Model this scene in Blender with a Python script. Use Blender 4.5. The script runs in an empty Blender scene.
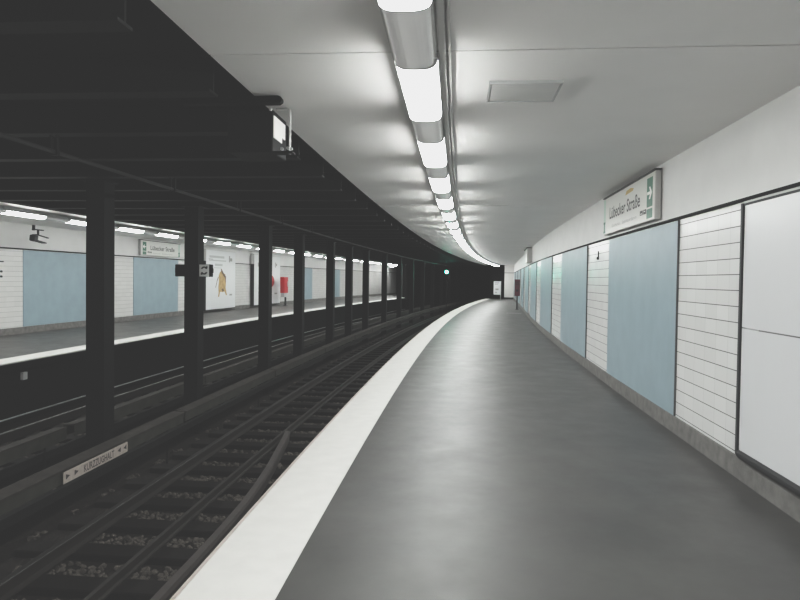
import bpy, bmesh, math, random
from mathutils import Matrix, Vector
random.seed(7)
C = bpy.context.scene.collection

# ---------------------------------------------------------------- station layout
R = 346.663                 # radius of the platform edge curve (centre to the right)
WD = -3.732                 # platform wall, offset from the platform edge (d>0: towards the tracks)
FE, FW = 6.653, 10.5        # far platform edge and far wall
ZC = 2.974                  # ceiling
ZS = 2.29                   # dark rail on top of the wall cladding
ZG = -1.17                  # ballast
S_STR = 27.0                # from here the near wall runs straight
S0, S1 = -9.0, 57.0         # station length on our side
SFE = 54.5                  # far platform edge ends here; the closing wall slants to S2
S2 = 66.0                   # far platform end


def P(d, s, z):
    f = s / R
    r = R + d
    return Vector((R - r * math.cos(f), r * math.sin(f), z))


def wd(s, off=0.0):
    """offset of the near wall at s (plus off towards the tracks)"""
    if s <= S_STR:
        return WD + off
    return (R + WD + off) / math.cos((s - S_STR) / R) - R


def frame(d, s, z):
    """local axes: x right (away from the tracks), y along the platform, z up"""
    f = s / R
    return Matrix.Translation(P(d, s, z)) @ Matrix.Rotation(-f, 4, 'Z')


def face_frame(d, s, z, side):
    """axes of a flat sign on a wall: x reading direction, y up, z out of the wall"""
    f = s / R
    t = Vector((math.sin(f), math.cos(f), 0))
    up = Vector((0, 0, 1))
    ex = -t if side == 'R' else t
    ez = ex.cross(up)
    m = Matrix((ex, up, ez)).transposed().to_4x4()
    m.translation = P(d, s, z)
    return m


# ---------------------------------------------------------------- materials
def mat(name, color, rough=0.6, metal=0.0, noise=0.0, nscale=8.0, emis=None, estr=0.0, bump=0.0, bscale=60.0, spec=0.5):
    m = bpy.data.materials.new(name)
    m.use_nodes = True
    nt = m.node_tree
    b = nt.nodes['Principled BSDF']
    b.inputs['Base Color'].default_value = (*color, 1)
    b.inputs['Roughness'].default_value = rough
    b.inputs['Metallic'].default_value = metal
    b.inputs['Specular IOR Level'].default_value = spec
    tc = nt.nodes.new('ShaderNodeTexCoord')
    if noise > 0:
        n = nt.nodes.new('ShaderNodeTexNoise')
        n.inputs['Scale'].default_value = nscale
        n.inputs['Detail'].default_value = 6
        nt.links.new(tc.outputs['Object'], n.inputs['Vector'])
        mr = nt.nodes.new('ShaderNodeMapRange')
        mr.inputs['From Min'].default_value = .3
        mr.inputs['From Max'].default_value = .7
        mr.inputs['To Min'].default_value = 1 - noise
        mr.inputs['To Max'].default_value = 1 + noise
        nt.links.new(n.outputs['Fac'], mr.inputs['Value'])
        mx = nt.nodes.new('ShaderNodeVectorMath')
        mx.operation = 'SCALE'
        mx.inputs[0].default_value = color
        nt.links.new(mr.outputs['Result'], mx.inputs['Scale'])
        nt.links.new(mx.outputs['Vector'], b.inputs['Base Color'])
    if bump > 0:
        n = nt.nodes.new('ShaderNodeTexNoise')
        n.inputs['Scale'].default_value = bscale
        n.inputs['Detail'].default_value = 4
        nt.links.new(tc.outputs['Object'], n.inputs['Vector'])
        bp = nt.nodes.new('ShaderNodeBump')
        bp.inputs['Strength'].default_value = bump
        bp.inputs['Distance'].default_value = .01
        nt.links.new(n.outputs['Fac'], bp.inputs['Height'])
        nt.links.new(bp.outputs['Normal'], b.inputs['Normal'])
    if emis:
        b.inputs['Emission Color'].default_value = (*emis, 1)
        b.inputs['Emission Strength'].default_value = estr
    return m


def tile_mat(name, color, dark, faint):
    """white wall tiles: strong bed joints every 13 cm, faint upright joints every 26 cm (UV = metres)"""
    m = mat(name, color, rough=.24, spec=.27)
    nt = m.node_tree
    b = nt.nodes['Principled BSDF']
    uv = nt.nodes.new('ShaderNodeUVMap')
    sep = nt.nodes.new('ShaderNodeSeparateXYZ')
    nt.links.new(uv.outputs['UV'], sep.inputs[0])

    def math_(op, a, bv):
        n = nt.nodes.new('ShaderNodeMath')
        n.operation = op
        nt.links.new(a, n.inputs[0])
        if isinstance(bv, (int, float)):
            n.inputs[1].default_value = bv
        else:
            nt.links.new(bv, n.inputs[1])
        return n.outputs[0]
    zf = math_('FRACT', math_('DIVIDE', math_('SUBTRACT', sep.outputs['Y'], 0.065), 0.134), 0)
    jz = math_('LESS_THAN', zf, 0.055)
    sf = math_('FRACT', math_('DIVIDE', sep.outputs['X'], 0.262), 0)
    js = math_('LESS_THAN', sf, 0.035)
    # slightly different shade for every tile
    cz = math_('FLOOR', math_('DIVIDE', math_('SUBTRACT', sep.outputs['Y'], 0.065), 0.134), 0)
    cs = math_('FLOOR', math_('DIVIDE', sep.outputs['X'], 0.262), 0)
    comb = nt.nodes.new('ShaderNodeCombineXYZ')
    nt.links.new(cs, comb.inputs[0])
    nt.links.new(cz, comb.inputs[1])
    wn = nt.nodes.new('ShaderNodeTexWhiteNoise')
    wn.noise_dimensions = '2D'
    nt.links.new(comb.outputs[0], wn.inputs['Vector'])
    mr = nt.nodes.new('ShaderNodeMapRange')
    mr.inputs['To Min'].default_value = .94
    mr.inputs['To Max'].default_value = 1.0
    nt.links.new(wn.outputs['Value'], mr.inputs['Value'])
    sc = nt.nodes.new('ShaderNodeVectorMath')
    sc.operation = 'SCALE'
    sc.inputs[0].default_value = color
    nt.links.new(mr.outputs['Result'], sc.inputs['Scale'])
    m1 = nt.nodes.new('ShaderNodeMix')
    m1.data_type = 'RGBA'
    nt.links.new(js, m1.inputs['Factor'])
    nt.links.new(sc.outputs['Vector'], m1.inputs['A'])
    m1.inputs['B'].default_value = (*[c * faint for c in color], 1)
    m2 = nt.nodes.new('ShaderNodeMix')
    m2.data_type = 'RGBA'
    nt.links.new(jz, m2.inputs['Factor'])
    nt.links.new(m1.outputs['Result'], m2.inputs['A'])
    m2.inputs['B'].default_value = (*[c * dark for c in color], 1)
    nt.links.new(m2.outputs['Result'], b.inputs['Base Color'])
    mrr = nt.nodes.new('ShaderNodeMapRange')
    mrr.inputs['To Min'].default_value = .24
    mrr.inputs['To Max'].default_value = .7
    nt.links.new(math_('MAXIMUM', jz, js), mrr.inputs['Value'])
    nt.links.new(mrr.outputs['Result'], b.inputs['Roughness'])
    # every tile tilts a hair so its mirror image breaks up
    bp = nt.nodes.new('ShaderNodeBump')
    bp.inputs['Strength'].default_value = .25
    bp.inputs['Distance'].default_value = .004
    nz = nt.nodes.new('ShaderNodeTexNoise')
    nz.inputs['Scale'].default_value = 7
    nt.links.new(uv.outputs['UV'], nz.inputs['Vector'])
    nt.links.new(nz.outputs['Fac'], bp.inputs['Height'])
    nt.links.new(bp.outputs['Normal'], b.inputs['Normal'])
    return m


def asphalt():
    m = mat('platform_asphalt', (.040, .039, .0365), rough=.34, noise=.28, nscale=1.3, bump=.08, bscale=140, spec=.5)
    nt = m.node_tree
    b = nt.nodes['Principled BSDF']
    tc = nt.nodes.new('ShaderNodeTexCoord')
    n = nt.nodes.new('ShaderNodeTexNoise')
    n.inputs['Scale'].default_value = 2.2
    n.inputs['Detail'].default_value = 8
    n.inputs['Roughness'].default_value = .7
    nt.links.new(tc.outputs['Object'], n.inputs['Vector'])
    mr = nt.nodes.new('ShaderNodeMapRange')
    mr.inputs['From Min'].default_value = .3
    mr.inputs['From Max'].default_value = .7
    mr.inputs['To Min'].default_value = .41
    mr.inputs['To Max'].default_value = .53
    nt.links.new(n.outputs['Fac'], mr.inputs['Value'])
    nt.links.new(mr.outputs['Result'], b.inputs['Roughness'])
    return m


M = {}
M['plaster'] = mat('plaster_frieze', (.70, .695, .685), .55, noise=.035, nscale=2.5, bump=.05, bscale=25)
M['ceiling'] = mat('ceiling_panels', (.86, .85, .835), .5, noise=.03, nscale=1.2, bump=.04, bscale=30)
M['tile'] = tile_mat('white_tiles', (.71, .71, .70), .10, .72)
M['tile_far'] = tile_mat('white_tiles_far', (.66, .655, .64), .45, .93)
M['concrete'] = mat('skirting_concrete', (.135, .13, .122), .8, noise=.3, nscale=9, bump=.2, bscale=50)
M['asphalt'] = asphalt()
M['edge'] = mat('white_edge_slab', (.62, .61, .585), .6, noise=.05, nscale=6, bump=.05, bscale=120)
M['nosing'] = mat('edge_nosing', (.42, .36, .33), .6, noise=.15, nscale=12)
M['blue'] = mat('pale_blue_panel', (.265, .345, .385), .40, noise=.05, nscale=3.0, spec=.25)
M['dark'] = mat('matte_black', (.0025, .0026, .0025), .9, noise=.3, nscale=5, spec=.1)  # flat near-black with mild random variation
M['beam'] = mat('dark_steel_beam', (.003, .0032, .003), .6, noise=.3, nscale=4, spec=.12)
M['column'] = mat('black_painted_steel', (.0016, .0017, .0018), .6, noise=.2, nscale=6, spec=.06)
M['rail_strip'] = mat('dark_wall_rail', (.006, .006, .006), .8, spec=.1)
M['board'] = mat('white_poster_board', (.66, .665, .68), .28, noise=.015, nscale=1.5)
M['frame'] = mat('dark_frame', (.018, .0185, .02), .55, spec=.25)
M['seam'] = mat('grey_seam', (.12, .12, .12), .6)
M['lamp'] = mat('lit_tube', (.9, .9, .88), .3, emis=(.975, 1.0, .972), estr=46.0)
M['lamp_body'] = mat('clear_grey_tube', (.74, .74, .735), .22, metal=.1, emis=(1, 1, .98), estr=.10)  # slight emission imitates light leaking in from the lit section
M['lamp_ring'] = mat('tube_ring', (.5, .5, .5), .35, metal=.1)
M['lamp_base'] = mat('lamp_channel', (.55, .55, .54), .45, metal=.2)
M['hatch'] = mat('hatch_plate', (.58, .58, .57), .5, noise=.04, nscale=5)
M['signbox'] = mat('sign_box_metal', (.48, .47, .46), .4, metal=.2)
M['signface'] = mat('sign_face', (.60, .60, .56), .35, emis=(.9, .95, .88), estr=.02)
M['signgreen'] = mat('sign_green', (.008, .125, .07), .4)
M['paleg'] = mat('pale_green_strip', (.45, .60, .51), .4)
M['ink'] = mat('black_lettering', (.02, .02, .02), .5)
M['ink_grey'] = mat('grey_lettering', (.30, .30, .29), .5)
M['white'] = mat('white_symbol', (.8, .8, .78), .5)
M['stain'] = mat('yellow_sticker', (.50, .36, .13), .6)
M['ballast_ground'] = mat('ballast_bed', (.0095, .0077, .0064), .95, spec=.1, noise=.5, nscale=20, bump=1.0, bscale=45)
M['stone'] = mat('ballast_stone', (.064, .056, .049), .9, spec=.15, noise=.6, nscale=14)
M['sleeper'] = mat('tarred_timber', (.0042, .0033, .0027), .9, spec=.08, noise=.4, nscale=10, bump=.3, bscale=40)
M['rail'] = mat('rusty_rail', (.010, .0078, .0064), .7, spec=.2, metal=.0, noise=.25, nscale=9)
M['rail_top'] = mat('worn_rail_head', (.018, .0165, .015), .6, metal=.1)
M['check'] = mat('brown_check_rail', (.024, .018, .0155), .7, noise=.25, nscale=9)
M['cover'] = mat('olive_cover_board', (.030, .030, .025), .85, spec=.1, noise=.25, nscale=5)
M['cover_top'] = mat('cover_lid', (.031, .027, .024), .85, spec=.1, noise=.25, nscale=6)
M['pipe'] = mat('grey_conduit', (.018, .018, .0175), .6, spec=.2)
M['galv'] = mat('galvanised_steel', (.5, .5, .49), .35, metal=.8)
M['plate'] = mat('beige_plate', (.42, .365, .33), .7, noise=.12, nscale=25)
M['ink_dim'] = mat('plate_lettering', (.03, .025, .025), .7)
M['red'] = mat('red_paint', (.42, .02, .025), .35)
M['darkred'] = mat('dark_red_paint', (.085, .009, .02), .45)
M['darkred2'] = mat('deep_red_plate', (.05, .010, .016), .5)
M['lit_face'] = mat('lit_display_face', (.6, .58, .55), .5, emis=(1, .97, .93), estr=.28)
M['green_lamp'] = mat('green_signal_lens', (.1, .8, .6), .3, emis=(.10, 1.0, .72), estr=300.0)
M['green_halo'] = mat('green_halo', (.02, .2, .15), .4, emis=(.02, 1.0, .65), estr=.28)  # dim emission standing in for the glare round the signal
M['strip_grey'] = mat('panel_edge_grey', (.06, .06, .062), .6)
M['poster'] = mat('poster_paper', (.70, .71, .72), .45)
M['tan'] = mat('poster_tan', (.42, .28, .12), .6, noise=.3, nscale=6)
M['brown'] = mat('poster_brown', (.12, .075, .04), .6)
M['lightgrey'] = mat('pale_grey', (.45, .46, .46), .5)
M['cam_white'] = mat('camera_shell', (.62, .61, .60), .4)
M['endwhite'] = mat('end_wall_white', (.66, .65, .63), .5)
M['joint_strip'] = mat('pale_joint_strip', (.55, .55, .53), .5)


# ---------------------------------------------------------------- builders
class MB:
    """collects geometry in world coordinates, with a material slot and UVs per face"""

    def __init__(self):
        self.v, self.f, self.mi, self.uv = [], [], [], []

    def face(self, pts, mi=0, uv=None):
        b = len(self.v)
        self.v += [Vector(p) for p in pts]
        self.f.append(list(range(b, b + len(pts))))
        self.mi.append(mi)
        self.uv.append(uv or [(0, 0)] * len(pts))

    def solid(self, verts, faces, mi=0):
        b = len(self.v)
        self.v += [Vector(p) for p in verts]
        for f in faces:
            self.f.append([b + i for i in f])
            self.mi.append(mi)
            self.uv.append([(0, 0)] * len(f))

    def box(self, m, x0, x1, y0, y1, z0, z1, mi=0):
        vs = [m @ Vector(p) for p in ((x0, y0, z0), (x1, y0, z0), (x1, y1, z0), (x0, y1, z0), (x0, y0, z1), (x1, y0, z1), (x1, y1, z1), (x0, y1, z1))]
        self.solid(vs, [(0, 3, 2, 1), (4, 5, 6, 7), (0, 1, 5, 4), (1, 2, 6, 5), (2, 3, 7, 6), (3, 0, 4, 7)], mi)

    def bbox(self, m, x0, x1, y0, y1, z0, z1, bev=.01, seg=2, mi=0):
        """box with rounded edges"""
        bm = bmesh.new()
        bmesh.ops.create_cube(bm, size=1)
        for v in bm.verts:
            v.co = Vector(((x0 + x1) / 2 + v.co.x * (x1 - x0), (y0 + y1) / 2 + v.co.y * (y1 - y0), (z0 + z1) / 2 + v.co.z * (z1 - z0)))
        bmesh.ops.bevel(bm, geom=bm.edges[:], offset=bev, segments=seg, affect='EDGES', profile=.5)
        self.add_bm(bm, m, mi)

    def add_bm(self, bm, m, mi=0):
        bm.verts.ensure_lookup_table()
        b = len(self.v)
        self.v += [m @ v.co for v in bm.verts]
        for f in bm.faces:
            self.f.append([b + v.index for v in f.verts])
            self.mi.append(mi)
            self.uv.append([(0, 0)] * len(f.verts))
        bm.free()

    def prism(self, m, pts, z0, z1, mi=0):
        """polygon in the local xy plane, extruded in z"""
        n = len(pts)
        vs = [m @ Vector((x, y, z0)) for x, y in pts] + [m @ Vector((x, y, z1)) for x, y in pts]
        fs = [tuple(range(n - 1, -1, -1)), tuple(range(n, 2 * n))] + [(i, (i + 1) % n, n + (i + 1) % n, n + i) for i in range(n)]
        self.solid(vs, fs, mi)

    def disc(self, m, cx, cy, r, z0, z1, n=20, mi=0, rx=None):
        rx = rx or r
        self.prism(m, [(cx + rx * math.cos(2 * math.pi * i / n), cy + r * math.sin(2 * math.pi * i / n)) for i in range(n)], z0, z1, mi)

    def tube(self, pts, r, n=8, mi=0):
        pts = [Vector(p) for p in pts]
        rings = []
        for i, p in enumerate(pts):
            d = (pts[min(i + 1, len(pts) - 1)] - pts[max(i - 1, 0)]).normalized()
            a = d.cross(Vector((0, 0, 1)))
            if a.length < .1:
                a = d.cross(Vector((1, 0, 0)))
            a.normalize()
            b = d.cross(a)
            rings.append([p + (a * math.cos(2 * math.pi * k / n) + b * math.sin(2 * math.pi * k / n)) * r for k in range(n)])
        vs = [v for ring in rings for v in ring]
        fs = []
        for i in range(len(pts) - 1):
            for k in range(n):
                fs.append((i * n + k, i * n + (k + 1) % n, (i + 1) * n + (k + 1) % n, (i + 1) * n + k))
        fs.append(tuple(range(n - 1, -1, -1)))
        fs.append(tuple(range((len(pts) - 1) * n, len(pts) * n)))
        self.solid(vs, fs, mi)

    def sweep(self, prof, s0, s1, step=.5, mi=0, closed=True, dfun=None):
        """profile of (d, z) points carried along the curve; dfun(s) is added to d"""
        n = max(1, int(math.ceil((s1 - s0) / step)))
        ss = [s0 + (s1 - s0) * i / n for i in range(n + 1)]
        k = len(prof)
        vs = []
        for s in ss:
            for d, z in prof:
                vs.append(P((dfun(s, d) if dfun else d), s, z))
        b = len(self.v)
        self.v += vs
        kk = k if closed else k - 1
        acc = [0.0]
        for i in range(k):
            a, c = prof[i], prof[(i + 1) % k]
            acc.append(acc[-1] + math.hypot(a[0] - c[0], a[1] - c[1]))
        for i in range(n):
            for j in range(kk):
                j2 = (j + 1) % k
                self.f.append([b + i * k + j, b + i * k + j2, b + (i + 1) * k + j2, b + (i + 1) * k + j])
                self.mi.append(mi if not isinstance(mi, (list, tuple)) else mi[j])
                self.uv.append([(ss[i], prof[j][1]), (ss[i], prof[j2][1]), (ss[i + 1], prof[j2][1]), (ss[i + 1], prof[j][1])])
        if closed:
            for q, rev in ((0, True), (n, False)):
                idx = [b + q * k + j for j in range(k)]
                self.f.append(idx[::-1] if rev else idx)
                self.mi.append(mi if not isinstance(mi, (list, tuple)) else mi[0])
                self.uv.append([(0, 0)] * k)

    def build(self, name, mats, parent=None, smooth=False, fix=True):
        """links the geometry as ONE mesh object; its origin is that of its parent"""
        wm = Matrix.Identity(4)
        q = parent
        while q is not None:
            wm = q.matrix_basis @ wm
            q = q.parent
        inv = wm.inverted()
        me = bpy.data.meshes.new(name)
        me.from_pydata([tuple(inv @ v) for v in self.v], [], self.f)
        if not isinstance(mats, (list, tuple)):
            mats = [mats]
        for m in mats:
            me.materials.append(m)
        ul = me.uv_layers.new(name='UVMap')
        li = 0
        for p, mi, uv in zip(me.polygons, self.mi, self.uv):
            p.material_index = mi
            p.use_smooth = smooth
            for q in range(len(p.vertices)):
                ul.data[p.loop_start + q].uv = uv[q]
        if fix:
            bm = bmesh.new()
            bm.from_mesh(me)
            bmesh.ops.recalc_face_normals(bm, faces=bm.faces)
            bm.to_mesh(me)
            bm.free()
        o = bpy.data.objects.new(name, me)
        C.objects.link(o)
        if parent is not None:
            o.parent = parent
        return o


def tag(o, label=None, cat=None, group=None, kind=None):
    if label:
        o['label'] = label
    if cat:
        o['category'] = cat
    if group:
        o['group'] = group
    if kind:
        o['kind'] = kind
    return o


def thing(name, label, cat, m, group=None):
    o = bpy.data.objects.new(name, None)
    o.empty_display_size = .1
    C.objects.link(o)
    o.matrix_world = m
    o.matrix_basis = m
    return tag(o, label, cat, group)


def struct(name, mb, mats, label=None, cat=None, **k):
    o = mb.build(name, mats, **k)
    return tag(o, label, cat, None, 'structure')


def dup(root, m, label=None):
    r = root.copy()
    C.objects.link(r)
    r.matrix_basis = m
    if label:
        r['label'] = label
    for ch in list(root.children):
        c = ch.copy()
        C.objects.link(c)
        c.parent = r
        for g in list(ch.children):
            d = g.copy()
            C.objects.link(d)
            d.parent = c
    return r


def text_mb(txt, m, h, mi=0, width=None, depth=.002, mb=None, space=1.0, weight=0.0):
    """flat lettering of cap height h, left end on the frame's origin, squeezed to width if given"""
    cu = bpy.data.curves.new('lettering', 'FONT')
    cu.body = txt
    cu.size = 1.0
    cu.offset = weight
    cu.space_character = space
    o = bpy.data.objects.new('lettering', cu)
    C.objects.link(o)
    bpy.context.view_layer.update()
    dg = bpy.context.evaluated_depsgraph_get()
    me = bpy.data.meshes.new_from_object(o.evaluated_get(dg))
    xs = [v.co.x for v in me.vertices]
    x0, x1 = min(xs), max(xs)
    sy = h / .70
    sx = sy if width is None else width / (x1 - x0)
    mb = mb or MB()
    b = len(mb.v)
    mb.v += [m @ Vector(((v.co.x - x0) * sx, v.co.y * sy, depth)) for v in me.vertices]
    for p in me.polygons:
        mb.f.append([b + i for i in p.vertices])
        mb.mi.append(mi)
        mb.uv.append([(0, 0)] * len(p.vertices))
    bpy.data.objects.remove(o)
    bpy.data.curves.remove(cu)
    bpy.data.meshes.remove(me)
    return mb


ORD = ('first second third fourth fifth sixth seventh eighth ninth tenth eleventh twelfth thirteenth fourteenth fifteenth sixteenth '
       'seventeenth eighteenth nineteenth twentieth').split()
TENS = {2: 'twenty', 3: 'thirty', 4: 'forty'}


def nth(i):
    """0 -> first"""
    if i < 20:
        return ORD[i]
    t, u = divmod(i + 1, 10)
    return TENS[t] + '-' + ORD[u - 1] if u else {3: 'thirtieth', 4: 'fortieth'}[t]


# ================================================================ SETTING
# near platform
mb = MB()
mb.sweep([(-.516, 0), (-.516, -.14), (WD - .3, -.14), (WD - .3, 0)], S0, S1, 1.0)
struct('floor_platform', mb, M['asphalt'], 'dark grey asphalt floor of the platform one stands on', 'floor')
mb = MB()
mb.sweep([(-.02, -.002), (-.02, -.16), (-.516, -.16), (-.516, .003), (-.03, .003)], S0, S1, .6)
struct('trim_1', mb, M['edge'], 'broad white edge band along the near platform', 'platform edge')
mb = MB()
mb.sweep([(.006, -.006), (.006, -.16), (-.02, -.16), (-.02, .001)], S0, S1, .6)
struct('trim_2', mb, M['nosing'], 'thin brownish nosing on the outer rim of the white platform edge', 'edge nosing')
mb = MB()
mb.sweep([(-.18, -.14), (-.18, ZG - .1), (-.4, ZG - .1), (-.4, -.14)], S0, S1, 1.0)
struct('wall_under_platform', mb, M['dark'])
# far platform
mb = MB()


def slant(s, d):
    return d if s <= SFE else max(d, FE + .03 + (FW - FE) * (s - SFE) / (S2 - SFE))


mb.sweep([(FE + .516, 0), (FE + .516, -.14), (FW + .3, -.14), (FW + .3, 0)], S0, S2, .5, dfun=slant)
struct('floor_far_platform', mb, M['asphalt'], 'dark grey floor of the opposite platform', 'floor')
mb = MB()
mb.sweep([(FE, -.02), (FE, -.16), (FE + .516, -.16), (FE + .516, .003), (FE, .003)], S0, SFE + .8, .5, dfun=slant, mi=[1, 1, 1, 0, 0])
struct('trim_3', mb, [M['edge'], M['dark']], 'white edge band of the opposite platform', 'platform edge')
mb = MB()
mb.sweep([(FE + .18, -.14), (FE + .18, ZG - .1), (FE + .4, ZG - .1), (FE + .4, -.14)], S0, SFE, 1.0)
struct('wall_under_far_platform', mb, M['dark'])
# track bed
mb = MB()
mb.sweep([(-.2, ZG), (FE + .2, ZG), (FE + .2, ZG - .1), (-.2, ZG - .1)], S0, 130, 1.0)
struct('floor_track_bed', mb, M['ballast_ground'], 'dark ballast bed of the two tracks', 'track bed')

# near wall: tiles below the dark rail, plaster frieze above
mb = MB()
SE = 56.6
mb.sweep([(WD, .18), (WD, ZS)], S0, SE, .5, mi=0, closed=False, dfun=lambda s, d: wd(s))
mb.sweep([(WD, ZS), (WD, ZC + .05)], S0, SE, .5, mi=1, closed=False, dfun=lambda s, d: wd(s))
mb.sweep([(WD, -.1), (WD, .18)], S0, SE, .5, mi=1, closed=False, dfun=lambda s, d: wd(s))
struct('wall_right', mb, [M['tile'], M['plaster']], 'white tiled platform wall with plain frieze on top', 'wall', fix=False)
mb = MB()
mb.sweep([(.002, 0), (.018, 0), (.018, .172), (.012, .18), (.002, .18)], S0, SE, .5, dfun=lambda s, d: wd(s, d))
struct('baseboard_right', mb, M['concrete'], 'grey concrete skirting at the foot of the platform wall', 'skirting')
mb = MB()
mb.sweep([(.002, ZS - .018), (.032, ZS - .018), (.032, ZS + .006), (.002, ZS + .006)], S0, SE, .5, dfun=lambda s, d: wd(s, d))
struct('trim_4', mb, M['rail_strip'], 'thin dark rail along the top of the panels on the near wall', 'rail')
# far wall
mb = MB()
mb.sweep([(FW, .18), (FW, ZS)], S0, S2, .8, mi=0, closed=False)
mb.sweep([(FW, ZS), (FW, ZC + .05)], S0, S2, .8, mi=1, closed=False)
mb.sweep([(FW, -.1), (FW, .18)], S0, S2, .8, mi=1, closed=False)
struct('wall_left', mb, [M['tile_far'], M['plaster']], 'white tiled wall behind the opposite platform', 'wall', fix=False)
mb = MB()
mb.sweep([(FW - .002, 0), (FW - .02, 0), (FW - .02, .18), (FW - .002, .18)], S0, S2, .8)
struct('baseboard_left', mb, M['concrete'], 'grey skirting at the foot of the opposite wall', 'skirting')
mb = MB()
mb.sweep([(FW - .002, ZS - .02), (FW - .04, ZS - .02), (FW - .04, ZS + .012), (FW - .002, ZS + .012)], S0, S2, .8)
struct('trim_5', mb, M['rail_strip'], 'thin dark rail along the opposite wall', 'rail')

# ceilings: slabs of panels with fine open seams across
SEAMS = [3.9 + 8.0 * k for k in range(-1, 7)]
mb = MB()
edges = [S0] + SEAMS + [S1]
for a, b in zip(edges[:-1], edges[1:]):
    a2 = a + (.009 if a != S0 else 0)
    mb.sweep([(.15, ZC), (.15, 3.12), (WD - .3, 3.12), (WD - .3, ZC)], a2, b - .009, 1.0)
mb.sweep([(.15, 3.13), (.15, 3.4), (WD - .3, 3.4), (WD - .3, 3.13)], S0, S1, 1.0, mi=1)
struct('ceiling', mb, [M['ceiling'], M['dark']], 'pale ceiling over the near platform with thin cross seams', 'ceiling')
mb = MB()
mb.sweep([(.151, ZC + .004), (.175, ZC + .004), (.175, 3.4), (.151, 3.4)], S0, S1, .6)
struct('trim_6', mb, M['dark'])
mb = MB()
mb.sweep([(FE - .05, ZC), (FE - .05, 3.4), (FW + .3, 3.4), (FW + .3, ZC)], S0, S2, .5, dfun=slant)
struct('ceiling_far', mb, M['ceiling'], 'pale ceiling over the opposite platform', 'ceiling')
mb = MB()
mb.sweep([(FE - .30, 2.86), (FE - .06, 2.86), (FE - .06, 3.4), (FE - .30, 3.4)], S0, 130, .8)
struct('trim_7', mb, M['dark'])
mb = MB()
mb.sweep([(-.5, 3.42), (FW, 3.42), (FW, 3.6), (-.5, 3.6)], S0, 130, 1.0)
struct('ceiling_track', mb, M['dark'], 'black roof slab over the two tracks', 'ceiling')

# back end, far ends and the tunnel beyond
mb = MB()
mb.box(frame(0, S0 - .1, 0), -FW - .3, 4.2, -.1, .1, ZG - .1, 3.6)
struct('wall_back', mb, M['plaster'])
mb = MB()   # white end wall closing the near platform
fr = frame(wd(SE), SE, 0)
mb.box(fr, -.80, .3, 0, .2, 0, ZC, 0)
struct('wall_end', mb, M['endwhite'], 'white end wall where the near platform narrows', 'wall')
mb = MB()
mb.box(fr, -.80, .0, -.04, -.003, ZS - .03, ZS + .01)
struct('trim_8', mb, M['rail_strip'], 'dark rail across the white end wall', 'rail')
mb = MB()
mb.box(fr, -.80, 0, -.03, -.003, 0, .16)
struct('baseboard_end', mb, M['frame'], 'dark skirting of the white end wall', 'skirting')
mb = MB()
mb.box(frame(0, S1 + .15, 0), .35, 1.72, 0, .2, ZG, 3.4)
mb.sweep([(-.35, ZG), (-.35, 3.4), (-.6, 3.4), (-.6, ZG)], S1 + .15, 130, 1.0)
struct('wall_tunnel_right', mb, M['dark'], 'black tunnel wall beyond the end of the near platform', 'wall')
mb = MB()
mb.sweep([(FE + .05, ZG), (FE + .05, 3.4), (FE + .3, 3.4), (FE + .3, ZG)], SFE + .3, 130, 1.0)
pa, pb = P(FE + .03, SFE + .02, 0), P(FW + .05, S2 + .02, 0)
dv = pb - pa
sm = Matrix.Translation(pa) @ Matrix.Rotation(math.atan2(dv.y, dv.x), 4, 'Z')
mb.box(sm, 0, dv.length, -.2, 0, -.16, 3.4)
struct('wall_tunnel_left', mb, M['dark'], 'black tunnel wall beyond the opposite platform', 'wall')
mb = MB()
mb.box(frame(0, 130.3, 0), -FW, 1, -.1, .1, ZG - .1, 3.6)
struct('wall_tunnel_end', mb, M['dark'])

# cross beams of the track roof (the room's own steelwork)
mb = MB()
mI = frame(3.33, 0, 2.85)
HB = 3.05
prof = [(-.075, 0), (.075, 0), (.075, .018), (.01, .018), (.01, .25), (.075, .25), (.075, .27), (-.075, .27), (-.075, .25), (-.01, .25), (-.01, .018), (-.075, .018)]
n = len(prof)
vs = [(x, y, z) for x in (-HB, HB) for y, z in prof]
mb.solid([mI @ Vector(v) for v in vs], [tuple(range(n - 1, -1, -1)), tuple(range(n, 2 * n))] + [(i, (i + 1) % n, n + (i + 1) % n, n + i) for i in range(n)])
beam0 = bpy.data.objects.new('ceiling_beam', None)
bm_ = mb.build('ceiling_beam', M['beam'])
bpy.data.objects.remove(beam0)
me = bm_.data
me.transform(mI.inverted())
bm_.matrix_basis = frame(3.33, -1.6, 2.85)
tag(bm_, None, None, None, 'structure')
for k in range(1, 66):
    s = -1.6 + 1.18 * k
    o = bm_.copy()
    C.objects.link(o)
    o.matrix_basis = frame(3.33, s, 2.85)
mb = MB()
mb.sweep([(3.23, 3.125), (3.43, 3.125), (3.43, 3.41), (3.23, 3.41)], S0, 100, .8)
struct('trim_9', mb, M['beam'])

# ================================================================ COLUMNS BETWEEN THE TRACKS
COLS = [4.2, 8.10, 11.02, 14.95, 17.85, 21.56, 24.44, 27.65, 32.03, 36.35, 40.6, 44.9, 49.2, 53.5, 57.8, 62.1, 66.4, 70.7]
W2 = .125


def make_column(s, label):
    m = frame(3.33, s, ZG)
    t = thing('steel_column', label, 'column', m, 'columns between the tracks')
    a = MB()
    h = 2.85 - ZG
    # H section: two flanges and a web
    a.box(m, -W2, W2, -W2, -W2 + .02, .025, h - .02)
    a.box(m, -W2, W2, W2 - .02, W2, .025, h - .02)
    a.box(m, -W2, -W2 + .02, -W2 + .02, W2 - .02, .025, h - .02)
    a.box(m, W2 - .02, W2, -W2 + .02, W2 - .02, .025, h - .02)
    a.build('shaft', M['column'], t)
    a = MB()
    a.box(m, -.19, .19, -.19, .19, .002, .025)
    a.build('base_plate', M['column'], t)
    a = MB()
    a.box(m, -.17, .17, -.17, .17, h - .02, h - .002)
    a.build('head_plate', M['column'], t)
    return t


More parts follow.
